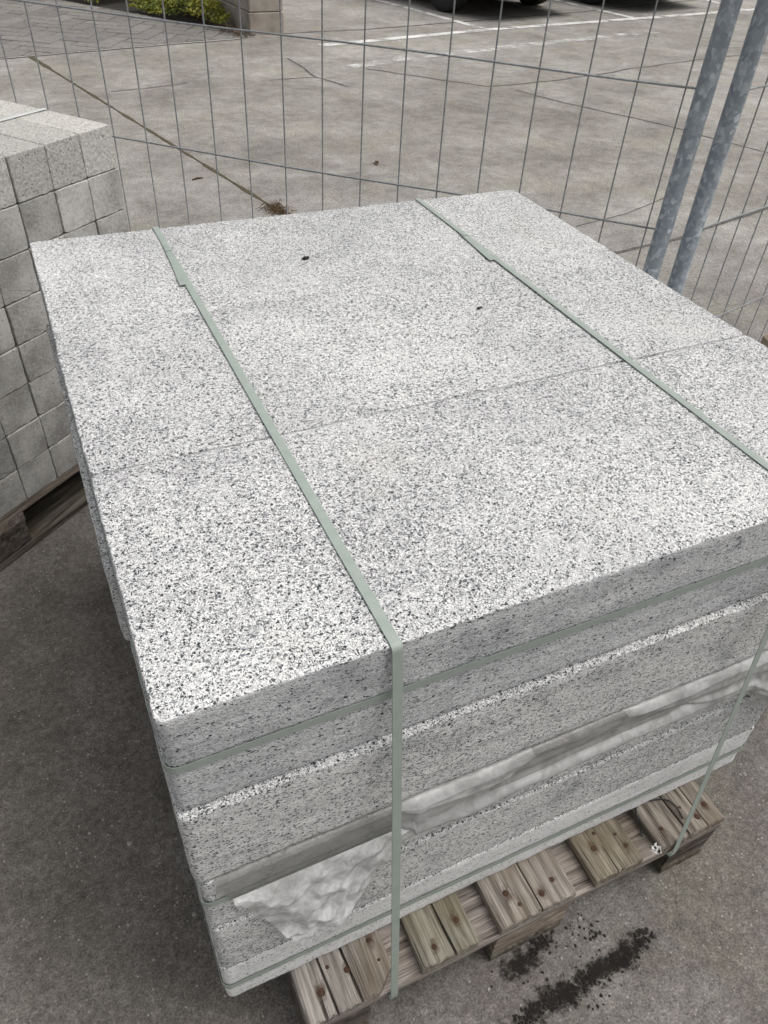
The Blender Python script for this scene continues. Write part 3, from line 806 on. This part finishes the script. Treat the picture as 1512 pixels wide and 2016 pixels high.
nm.V = [(.0048 * math.cos(2 * math.pi * k / lt), .0048 * math.sin(2 * math.pi * k / lt), 0) for k in range(lt)] + [(.0040 * math.cos(2 * math.pi * k / lt), .0040 * math.sin(2 * math.pi * k / lt), .0014) for k in range(lt)] + [(0, 0, .0017)]
nm.F = [(k, (k + 1) % lt, lt + (k + 1) % lt, lt + k) for k in range(lt)] + [(lt + k, lt + (k + 1) % lt, 2 * lt) for k in range(lt)]; nm.M = [0] * len(nm.F)
nme = nm.mesh('nail', M_rust)
def disc(name, rx, ry, mat, n=20):
    V = [(0, 0, 0)] + [(rx * math.cos(2 * math.pi * k / n), ry * math.sin(2 * math.pi * k / n), 0) for k in range(n)]
    me = mesh(name, V, [(0, 1 + k, 1 + (k + 1) % n) for k in range(n)], mat)
    uv = me.uv_layers.new(name='UVMap')
    for l in me.loops:
        v = me.vertices[l.vertex_index].co; uv.data[l.index].uv = (v.x / rx, v.y / ry)
    return me
sme = disc('rust_stain', .010, .017, M_duststain)
for x, y, s in nails:
    ob('nail', nme, fp, (x - PX, y + PO, .1436), (random.uniform(-.1, .1), random.uniform(-.1, .1), 0)).scale = (s, s, s)
    if s > .85: ob('rust_stain', sme, fp, (x - PX + random.uniform(-.002, .002), y + PO + random.uniform(-.004, .002), .1452), (0, 0, random.uniform(-.2, .2))).scale = (s, s, s)
mb = MB()
for k in range(14):
    a = Vector((.737 + random.gauss(0, .004), -.091 + random.gauss(0, .003), .1455 + abs(random.gauss(0, .003))))
    mb.V += [tuple(a + Vector((random.gauss(0, .003), random.gauss(0, .003), random.gauss(0, .003)))) for _ in range(4)]
    b = len(mb.V) - 4; mb.F += [(b, b + 1, b + 2), (b, b + 2, b + 3), (b, b + 3, b + 1), (b + 1, b + 3, b + 2)]; mb.M += [0] * 4
tag(ob('paper_scrap', mb.mesh('paper_scrap', mat_simple('white_paper', [(.3, (.7, .7, .68)), (.7, (.85, .85, .83))], 50))), 'tiny torn white scrap on the fourth pallet board end', 'paper scrap')
mb = MB()
cpts = [(.7405, -.058, .128), (.7385, -.054, .1285), (.744, -.049, .1285), (.748, -.041, .131), (.748, -.028, .139), (.7535, -.016, .1455), (.768, -.009, .1475), (.789, -.0155, .1475), (.806, -.020, .1475), (.818, -.028, .1475), (.8235, -.044, .1475), (.8195, -.066, .147)]
mb.tube(cpts, .0014, 7)
tag(ob('cord', mb.mesh('cord', M_black, True)), 'thin black cord looped over the rightmost pallet board end', 'cord')

# ------------------------------------------------------------------ speckled concrete blocks
def stone(wx, dy, h, seed, side, band, r=.0108):
    """cast block, origin at near left bottom corner; ragged arrises, rounded vertical corners"""
    per = []; step = .0065
    def line(a, b):
        n = max(1, int((Vector(b) - Vector(a)).length / step))
        return [(a[0] + (b[0] - a[0]) * i / n, a[1] + (b[1] - a[1]) * i / n) for i in range(n)]
    def arc(cx, cy, a0):
        return [(cx + r * math.cos(math.radians(a0 + 90 * i / 6)), cy + r * math.sin(math.radians(a0 + 90 * i / 6))) for i in range(6)]
    per += line((r, 0), (wx - r, 0)) + arc(wx - r, r, -90) + line((wx, r), (wx, dy - r)) + arc(wx - r, dy - r, 0) + line((wx - r, dy), (r, dy)) + arc(r, dy - r, 90) + line((0, dy - r), (0, r)) + arc(r, r, 180)
    m = len(per)
    zs = [(0, .004), (.0025, .001), (.006, 0), (.012, 0)]
    k = max(3, int(h / .012)); zs += [(.012 + (h - .024) * i / k, 0) for i in range(1, k)]
    zs += [(h - .012, 0), (h - .0055, 0), (h - .0024, .0002), (h - .0007, .0007), (h, .0017), (h, .009)]
    V = []; mid = Vector((wx / 2, dy / 2))
    L = len(zs)
    for li, (z, ins) in enumerate(zs):
        for (x, y) in per:
            # outward normal from distance to the rounded rectangle
            nx = 0; ny = 0
            qx = min(max(x, r), wx - r); qy = min(max(y, r), dy - r)
            nv = Vector((x - qx, y - qy)); nv = nv.normalized() if nv.length > 1e-6 else Vector((0, -1))
            p = Vector((x * 1.0 + seed, y, z))
            d = .0011 * noise.noise(p * 45) + .0013 * noise.noise(Vector((p.x * 6, p.y * 6, z * 55 + seed)))
            e = 0
            if z < .007 or z > h - .007:
                rg = noise.noise(Vector((p.x * 110, p.y * 110, seed + (1 if z > .01 else 5)))); r2 = noise.noise(Vector((p.x * 28, p.y * 28, seed + 8)))
                e = max(0, rg) * .0016 + max(0, r2) * .0010
            q = Vector((x, y)) - nv * ins + nv * (d - e) * (1 if li < L - 1 else 0)
            zz = z
            if z > h - .004 and li < L - 1: zz = z - e * .45
            if li == L - 2: zz = z - max(0, noise.noise(Vector((p.x * 90, p.y * 90, seed)))) * .0012
            V.append((q.x, q.y, zz))
    F = []; FM = []
    for l in range(L - 1):
        for k in range(m):
            F.append((l * m + k, l * m + (k + 1) % m, (l + 1) * m + (k + 1) % m, (l + 1) * m + k))
            z = zs[l][0]; jag = .004 * noise.noise(Vector((per[k][0] * 60 + seed, per[k][1] * 60, 2)))
            FM.append(0 if z > h - band + jag * (band / .005) or l >= L - 2 else 1)
    F.append(tuple(range((L - 1) * m, L * m))); FM.append(0)
    F.append(tuple(reversed(range(m)))); FM.append(1)
    me = mesh('concrete_block', V, F, [M_top, M_sides[side]], FM, True)
    for l in range(L - 5, L - 1):
        for k in range(m): me.polygons[l * m + k].use_smooth = False
    me.polygons[(L - 1) * m].use_smooth = False
    return me

# layers from the top: (top z, bottom z, width, dx front, dy front, dx middle, dx back)
layers = [(0, -.161, 1.060, 0, 0, .0, .0), (-.1628, -.3145, 1.052, -.0035, -.0085, -.013, -.010), (-.3162, -.4443, 1.020, .001, -.0100, .0, .0),
          (-.4450, -.5805, .985, .001, -.0142, .001, -.0), (-.5815, -.7005, .993, -.001, -.0152, .0, .0)]
bands = [.0015, .0062, .002, .0025, .0018]
ln = ['topmost layer', 'second layer down', 'third layer down', 'fourth layer down', 'bottom layer']
rn = ['front row', 'middle row', 'back row']
for li, (zt, zb, w, dx, dy, dxm, dxb) in enumerate(layers):
    for row in range(3):
        d = .3705
        y = (0.0, .3715, .7406)[row] + (dy if row == 0 else 0)
        x = (dx, dxm, dxb)[row]
        hh = zt - zb - (.0008 if row == 1 and li == 0 else 0) - (.0004 if row == 2 and li == 0 else 0)
        dd = d - dy if row == 0 else d
        o = ob('concrete_block', stone(w, dd, hh, li * 7.3 + row * 31.7 + 2, (0, 1, 1, 1, 2)[li], bands[li]), None, (x, y, zb + Z0), (0, 0, math.radians(.11) if row == 1 and li == 0 else 0))
        tag(o, 'white dark-speckled concrete block, %s of the %s of the front stack' % (rn[row], ln[li]), 'concrete block', 'speckled concrete blocks stacked on the front pallet')

# small dark bits lying on top
def crumb(mb, c, s, rnd):
    t = (1 + 5 ** .5) / 2
    vs = [(-1, t, 0), (1, t, 0), (-1, -t, 0), (1, -t, 0), (0, -1, t), (0, 1, t), (0, -1, -t), (0, 1, -t), (t, 0, -1), (t, 0, 1), (-t, 0, -1), (-t, 0, 1)]
    fs = [(0, 11, 5), (0, 5, 1), (0, 1, 7), (0, 7, 10), (0, 10, 11), (1, 5, 9), (5, 11, 4), (11, 10, 2), (10, 7, 6), (7, 1, 8), (3, 9, 4), (3, 4, 2), (3, 2, 6), (3, 6, 8), (3, 8, 9), (4, 9, 5), (2, 4, 11), (6, 2, 10), (8, 6, 7), (9, 8, 1)]
    mb.add([(c[0] + v[0] * s * rnd.uniform(.3, .75), c[1] + v[1] * s * rnd.uniform(.3, .75), c[2] + v[2] * s * rnd.uniform(.25, .5)) for v in vs], fs)
for (x, y, s, lb) in ((.459, .882, .0052, 'small black bud lying on the back block of the front stack top'), (.671, .600, .0036, 'tiny dark crumb lying on the middle block of the front stack top')):
    mb = MB(); crumb(mb, (0, 0, 0), s, rnd); crumb(mb, (s * 1.2, s * .3, 0), s * .7, rnd)
    tag(ob('dirt_crumb', mb.mesh('dirt_crumb', M_soil), None, (x, y, Z0 + s * .45)), lb, 'crumb')

# ------------------------------------------------------------------ strapping
def ribbon(path, width_dirs, w, t=.0008):
    """flat band along a path; width_dirs: one vector or one per point"""
    P = [Vector(p) for p in path]; n = len(P); V = []; F = []; UV = []
    acc = 0
    for i, p in enumerate(P):
        wd = Vector(width_dirs[i] if isinstance(width_dirs, list) else width_dirs).normalized()
        tg = (P[min(i + 1, n - 1)] - P[max(i - 1, 0)]).normalized(); nm_ = tg.cross(wd).normalized()
        if i: acc += (P[i] - P[i - 1]).length
        for (a, b) in ((-.5, 0), (-.46, t), (.46, t), (.5, 0), (.46, -.0001), (-.46, -.0001)):
            V.append(tuple(p + wd * (a * w) + nm_ * b)); UV.append((a * w, acc))
    for i in range(n - 1):
        for k in range(6):
            F.append((i * 6 + k, i * 6 + (k + 1) % 6, (i + 1) * 6 + (k + 1) % 6, (i + 1) * 6 + k))
    F += [(0, 1, 2, 3, 4, 5), tuple((n - 1) * 6 + k for k in (5, 4, 3, 2, 1, 0))]
    me = mesh('band', V, F, M_strap)
    uv = me.uv_layers.new(name='UVMap')
    for l in me.loops: uv.data[l.index].uv = UV[l.vertex_index]
    return me
def vert_path(x0t, x1t, xb):
    """closed loop: over the top, down to the pallet front board, under it, up at the back"""
    pts = []
    for i in range(29):
        f = i / 28; y = 1.112 - f * 1.110
        pts.append((x1t + (x0t - x1t) * f, y, .0016 + .0007 * noise.noise(Vector((y * 9, x0t, 0)))))
    for a in (20, 40, 60, 80):
        r = math.radians(a); pts.append((x0t, .002 - .0065 * math.sin(r), -.0055 + .0070 * math.cos(r)))
    n = 26
    for i in range(1, n + 1):
        f = i / n; bow = math.sin(f * math.pi) * .0015
        pts.append((x0t + (xb - x0t) * f, -.0052 - .0935 * f - bow, -.008 - .7145 * f))
    pts += [(xb, -.0992, -.735), (xb, -.0985, -.7455), (xb, -.094, -.7472), (xb, .05, -.7475), (xb, .55, -.7475), (xb, 1.10, -.7475), (xb, 1.118, -.74)]
    for i in range(1, 8): pts.append((xb + (x1t - xb) * i / 8, 1.1195, -.74 + .735 * i / 8))
    pts.append((x1t, 1.1185, -.002))
    return [(p[0], p[1], p[2] + Z0) for p in pts]
for (xt, xbk, xb, lb, tail) in ((.2315, .2325, .2315, 'pale green plastic strap over the left side of the block stack', [(.2305, 1.00), (.2295, .95), (.2268, .90), (.2225, .838)]),
                                (.806, .8085, .783, 'pale green plastic strap over the right side of the block stack', [(.8055, .90), (.803, .86), (.8, .82), (.7955, .765)])):
    s = empty('strap', (0, 0, 0)); tag(s, lb, 'strap', 'plastic straps round the block stack')
    ob('band', ribbon(vert_path(xt, xbk, xb), (1, 0, 0), .0125), s)
    tp = [(x, y, Z0 + .0010 + (.0008 if i < 3 else .0022)) for i, (x, y) in enumerate(tail)]
    ob('strap_tail', ribbon(tp, (1, .1, 0), .0122), s)
    yw = tail[0][1]
    ob('weld_seam', ribbon([(xt + .0003, yw + .012, Z0 + .0031), (xt + .0002, yw - .012, Z0 + .0031)], (1, 0, 0), .0126), s)
def ring_path(x0, x1, y0, y1, r, z, slack=0.0):
    pts = []
    def arc(cx, cy, a0):
        return [(cx + r * math.cos(math.radians(a0 + 15 * i)), cy + r * math.sin(math.radians(a0 + 15 * i))) for i in range(7)]
    n = 30
    loop = [(x0 + r + (x1 - x0 - 2 * r) * i / n, y0) for i in range(1, n)] + arc(x1 - r, y0 + r, -90) + [(x1, y0 + r + (y1 - y0 - 2 * r) * i / n) for i in range(1, n)] + arc(x1 - r, y1 - r, 0) + [(x1 - r - (x1 - x0 - 2 * r) * i / n, y1) for i in range(1, n)] + arc(x0 + r, y1 - r, 90) + [(x0, y1 - r - (y1 - y0 - 2 * r) * i / n) for i in range(1, n)] + arc(x0 + r, y0 + r, 180)
    loop.append(loop[0])
    return [(p[0], p[1], Z0 + z + .0015 * noise.noise(Vector((p[0] * 3, p[1] * 3, z * 9)))) for p in loop]
for (z, li, lb) in ((-.0775, 0, 'pale green strap running level round the topmost block layer'), (-.3665, 2, 'pale green strap running level round the third block layer'), (-.643, 4, 'pale green strap running level round the bottom block layer')):
    zt, zb, w, dx, dy, dxm, dxb = layers[li]
    s = ob('strap', ribbon(list(reversed(ring_path(min(dx, dxm) - .0022, w + .0025, dy - .0030, 1.1165, .0130, z))), (0, 0, 1), .0115))
    tag(s, lb, 'strap', 'plastic straps round the block stack')
# strap on the kerb pile
hp = KB + 8 * KH
path = [kp(u, .199, hp + .0012) for u in (.80, .6, .4, .2, .05, .004)] + [kp(-.0025, .199, hp - .004), kp(-.0035, .199, hp - .3), kp(-.0035, .199, KB + .01)]
wd = (-sd_, cd, 0)
N_ = NT('white_strap_plastic'); M_wstrap = N_.done(N_.bsdf((.62, .63, .62), .35))
me = ribbon(path, wd, .0125); me.materials.clear(); me.materials.append(M_wstrap)
tag(ob('strap', me), 'white plastic strap across the top of the left kerbstone pile', 'strap')

# ------------------------------------------------------------------ plastic foil hanging from the joint
low = [(.018, -.335), (.030, -.362), (.040, -.372), (.062, -.42), (.089, -.485), (.108, -.524), (.122, -.530), (.140, -.528), (.170, -.50), (.196, -.475), (.241, -.418), (.262, -.392), (.275, -.388), (.40, -.386), (.548, -.381), (.73, -.374), (.83, -.376), (.866, -.386), (.906, -.427), (.954, -.481), (1.0, -.50), (1.04, -.49)]
def lerp_tab(tab, x):
    for (a, b) in zip(tab[:-1], tab[1:]):
        if x <= b[0]: return a[1] + (b[1] - a[1]) * max(0, (x - a[0])) / (b[0] - a[0])
    return tab[-1][1]
def ridge(p):
    d, _ = noise.voronoi(p); return d[1] - d[0]
def foil(x0, x1, nx, nv, fn, name, parent, pick=None):
    V = []; F = []; FM = []
    for i in range(nx + 1):
        x = x0 + (x1 - x0) * i / nx
        for j in range(nv + 1): V.append(fn(x, j / nv))
    for i in range(nx):
        for j in range(nv):
            a = i * (nv + 1) + j; F.append((a, a + nv + 1, a + nv + 2, a + 1))
            FM.append(1 if pick and pick(x0 + (x1 - x0) * (i + .5) / nx, (j + .5) / nv) else 0)
    return ob(name, mesh(name, V, F, [M_foil if name == 'crumpled_flap' else M_foil_g, M_foil_c], FM, True), parent)
fo = empty('plastic_sheet', (0, 0, Z0)); tag(fo, 'crumpled milky plastic sheet hanging from a joint in the front of the block stack', 'plastic sheet')
def tri(t): return abs((t % 1.0) - .5) * 2
CR = [((.8, .6), .055, .1), ((-.5, .86), .041, .37), ((.97, -.2), .034, .7), ((.3, .95), .026, .2), ((-.85, .52), .021, .55), ((.6, -.8), .0155, .9)]
def crumple(x, z):
    wx = x + .006 * noise.noise(Vector((x * 18, z * 18, 1))); wz = z + .006 * noise.noise(Vector((x * 18, z * 18, 7)))
    return sum(lm * .15 * tri((d[0] * wx + d[1] * wz) / lm + ph) * (.35 + .65 * tri((d[1] * wx - d[0] * wz) / lm / 2.3 + ph * 3)) for d, lm, ph in CR)
def is_clear(x, v):
    """where the foil lies tight on the stone and looks brownish and clear"""
    if x < .245: return True
    w = .012 * noise.noise(Vector((x * 9, v * 1.2, 5)))
    return .455 - .125 * v < x + w < .59 + .26 * v and v < .60 + w
OFFS = [(.011 * i, .055 * j) for i in (-1, -.5, 0, .5, 1) for j in (-1, -.5, 0, .5, 1)]
def f_band(x, v):
    ztop = -.3150
    zlow = -.372 if x < .27 else lerp_tab(low, x)
    if x < .04: zlow = max(zlow, lerp_tab(low, x))
    z = ztop + (zlow - ztop) * v
    if v < .05: return (x, .004 - .0185 * (v / .05), ztop - .0004)
    out = -.0148 - .0014 * abs(noise.noise(Vector((x * 11 + v * 3, v * 2.2 - x * 4, 3))))
    if x > .245:
        e = sum(0 if is_clear(x + ax, v + av) else 1 for ax, av in OFFS) / len(OFFS)
        t = max(0, min(1, (x - .245) / .03))
        out -= t * (.0065 * e + .0085 * math.exp(-((v - .80) / .17) ** 2) + .004 * math.exp(-((v - .18 - (x - .3) * .9) / .06) ** 2) * e)
        out -= t * (.003 * noise.noise(Vector((x * 12, v * 5, 2))) + .16 * crumple(x * .6, z) * (.4 + .6 * e))
    if x > .86: out -= .016 * min(1, (x - .86) / .06) * v + .006 * (1 - min(1, ridge(Vector((x * 22, v * 3, 2))) * 2.4)) * v
    return (x, out, z + .0015 * noise.noise(Vector((x * 30, v * 3, 9))))
foil(.018, 1.045, 420, 40, f_band, 'taut_band', fo, is_clear)
def f_flap(x, v):
    ztop = -.3605
    zlow = min(lerp_tab(low, x), ztop - .004)
    zlow += .0035 * noise.noise(Vector((x * 60, 1, 2)))
    z = ztop + (zlow - ztop) * v
    cx = math.exp(-((x - .135) / .085) ** 2)
    out = -.0185 - .012 * cx * math.sin(min(1, v * 1.3) * math.pi * .6) - crumple(x, z) * min(1, v * 6) * (.35 + .65 * cx)
    dx, dz = x - .122, z + .505; rr = math.hypot(dx, dz)      # gathered folds running to the tip
    if rr < .09: out -= .007 * tri(math.atan2(dx, dz + .001) * 1.35 + .2) * math.sin(min(1, rr / .09) * math.pi)
    return (x, out, z)
foil(.034, .278, 240, 120, f_flap, 'crumpled_flap', fo)

# ------------------------------------------------------------------ crumbs and grit on the near ground
mb = MB(); rg = random.Random(21)
for _ in range(430):
    t = rg.random(); c = Vector((.415, -.192)).lerp(Vector((.70, -.178)), t)
    wd_ = .012 * (1.0 if t < .8 else .7)
    if noise.noise(Vector((t * 9, 8, 0))) < -.22: continue
    
    p = c + Vector((rg.gauss(0, .012), rg.gauss(0, wd_ * (.5 + .6 * abs(noise.noise(Vector((t * 7, 3, 0))))))))
    crumb(mb, (p.x, p.y, .0008), rg.choice((.0009, .0011, .0013, .0018, .0026, .0034)), rg)
for (cx, cy, s, k) in ((.520, -.104, .012, 60), (.615, -.130, .008, 22), (.600, -.11, .02, 14), (.70, -.165, .010, 40), (.47, -.12, .03, 25), (.64, -.05, .012, 16), (.56, -.19, .05, 50)):
    for _ in range(k):
        crumb(mb, (cx + rg.gauss(0, s), cy + rg.gauss(0, s * .6), .0008), rg.choice((.0012, .0018, .003)), rg)
tag(ob('soil_crumbs', mb.mesh('soil_crumbs', M_soil)), 'streak of black soil crumbs on the concrete in front of the pallet', kind='stuff')
M_soot = mat_decal('soil_smear', (.019, .017, .015), .58, 170, .24, .88)
for (x, y, rx, ry, rz) in ((.50, -.187, .10, .022, .02), (.60, -.183, .10, .018, .03), (.66, -.178, .05, .02, .1), (.52, -.108, .03, .016, .2), (.47, -.118, .05, .02, 0)):
    tag(ob('soil_smear', disc('soil_smear', rx * 1.35, ry * 1.6, M_soot, 28), None, (x, y, .0022 + x * .0008), (0, 0, rz)), 'dark soil smear on the concrete in front of the pallet', kind='stuff')
mb = MB()
for _ in range(150):
    x, y = rg.uniform(-.6, 1.5), rg.uniform(-.7, 1.3)
    if -.02 < x < 1.02 and -.1 < y: continue
    crumb(mb, (x, y, .0006), rg.choice((.0009, .0012, .0016, .002)), rg)
for (x, y, s) in ((.608, -.0997, .0042), (-.165, .40, .004), (-.10, .352, .0045), (-.02, .18, .004), (.54, -.14, .003), (.93, .12, .004), (.40, -.13, .003)):
    crumb(mb, (x, y, s * .4), s, rg)
tag(ob('pale_grit', mb.mesh('pale_grit', M_grit)), 'pale grit and tiny stones scattered on the concrete round the stack', kind='stuff')
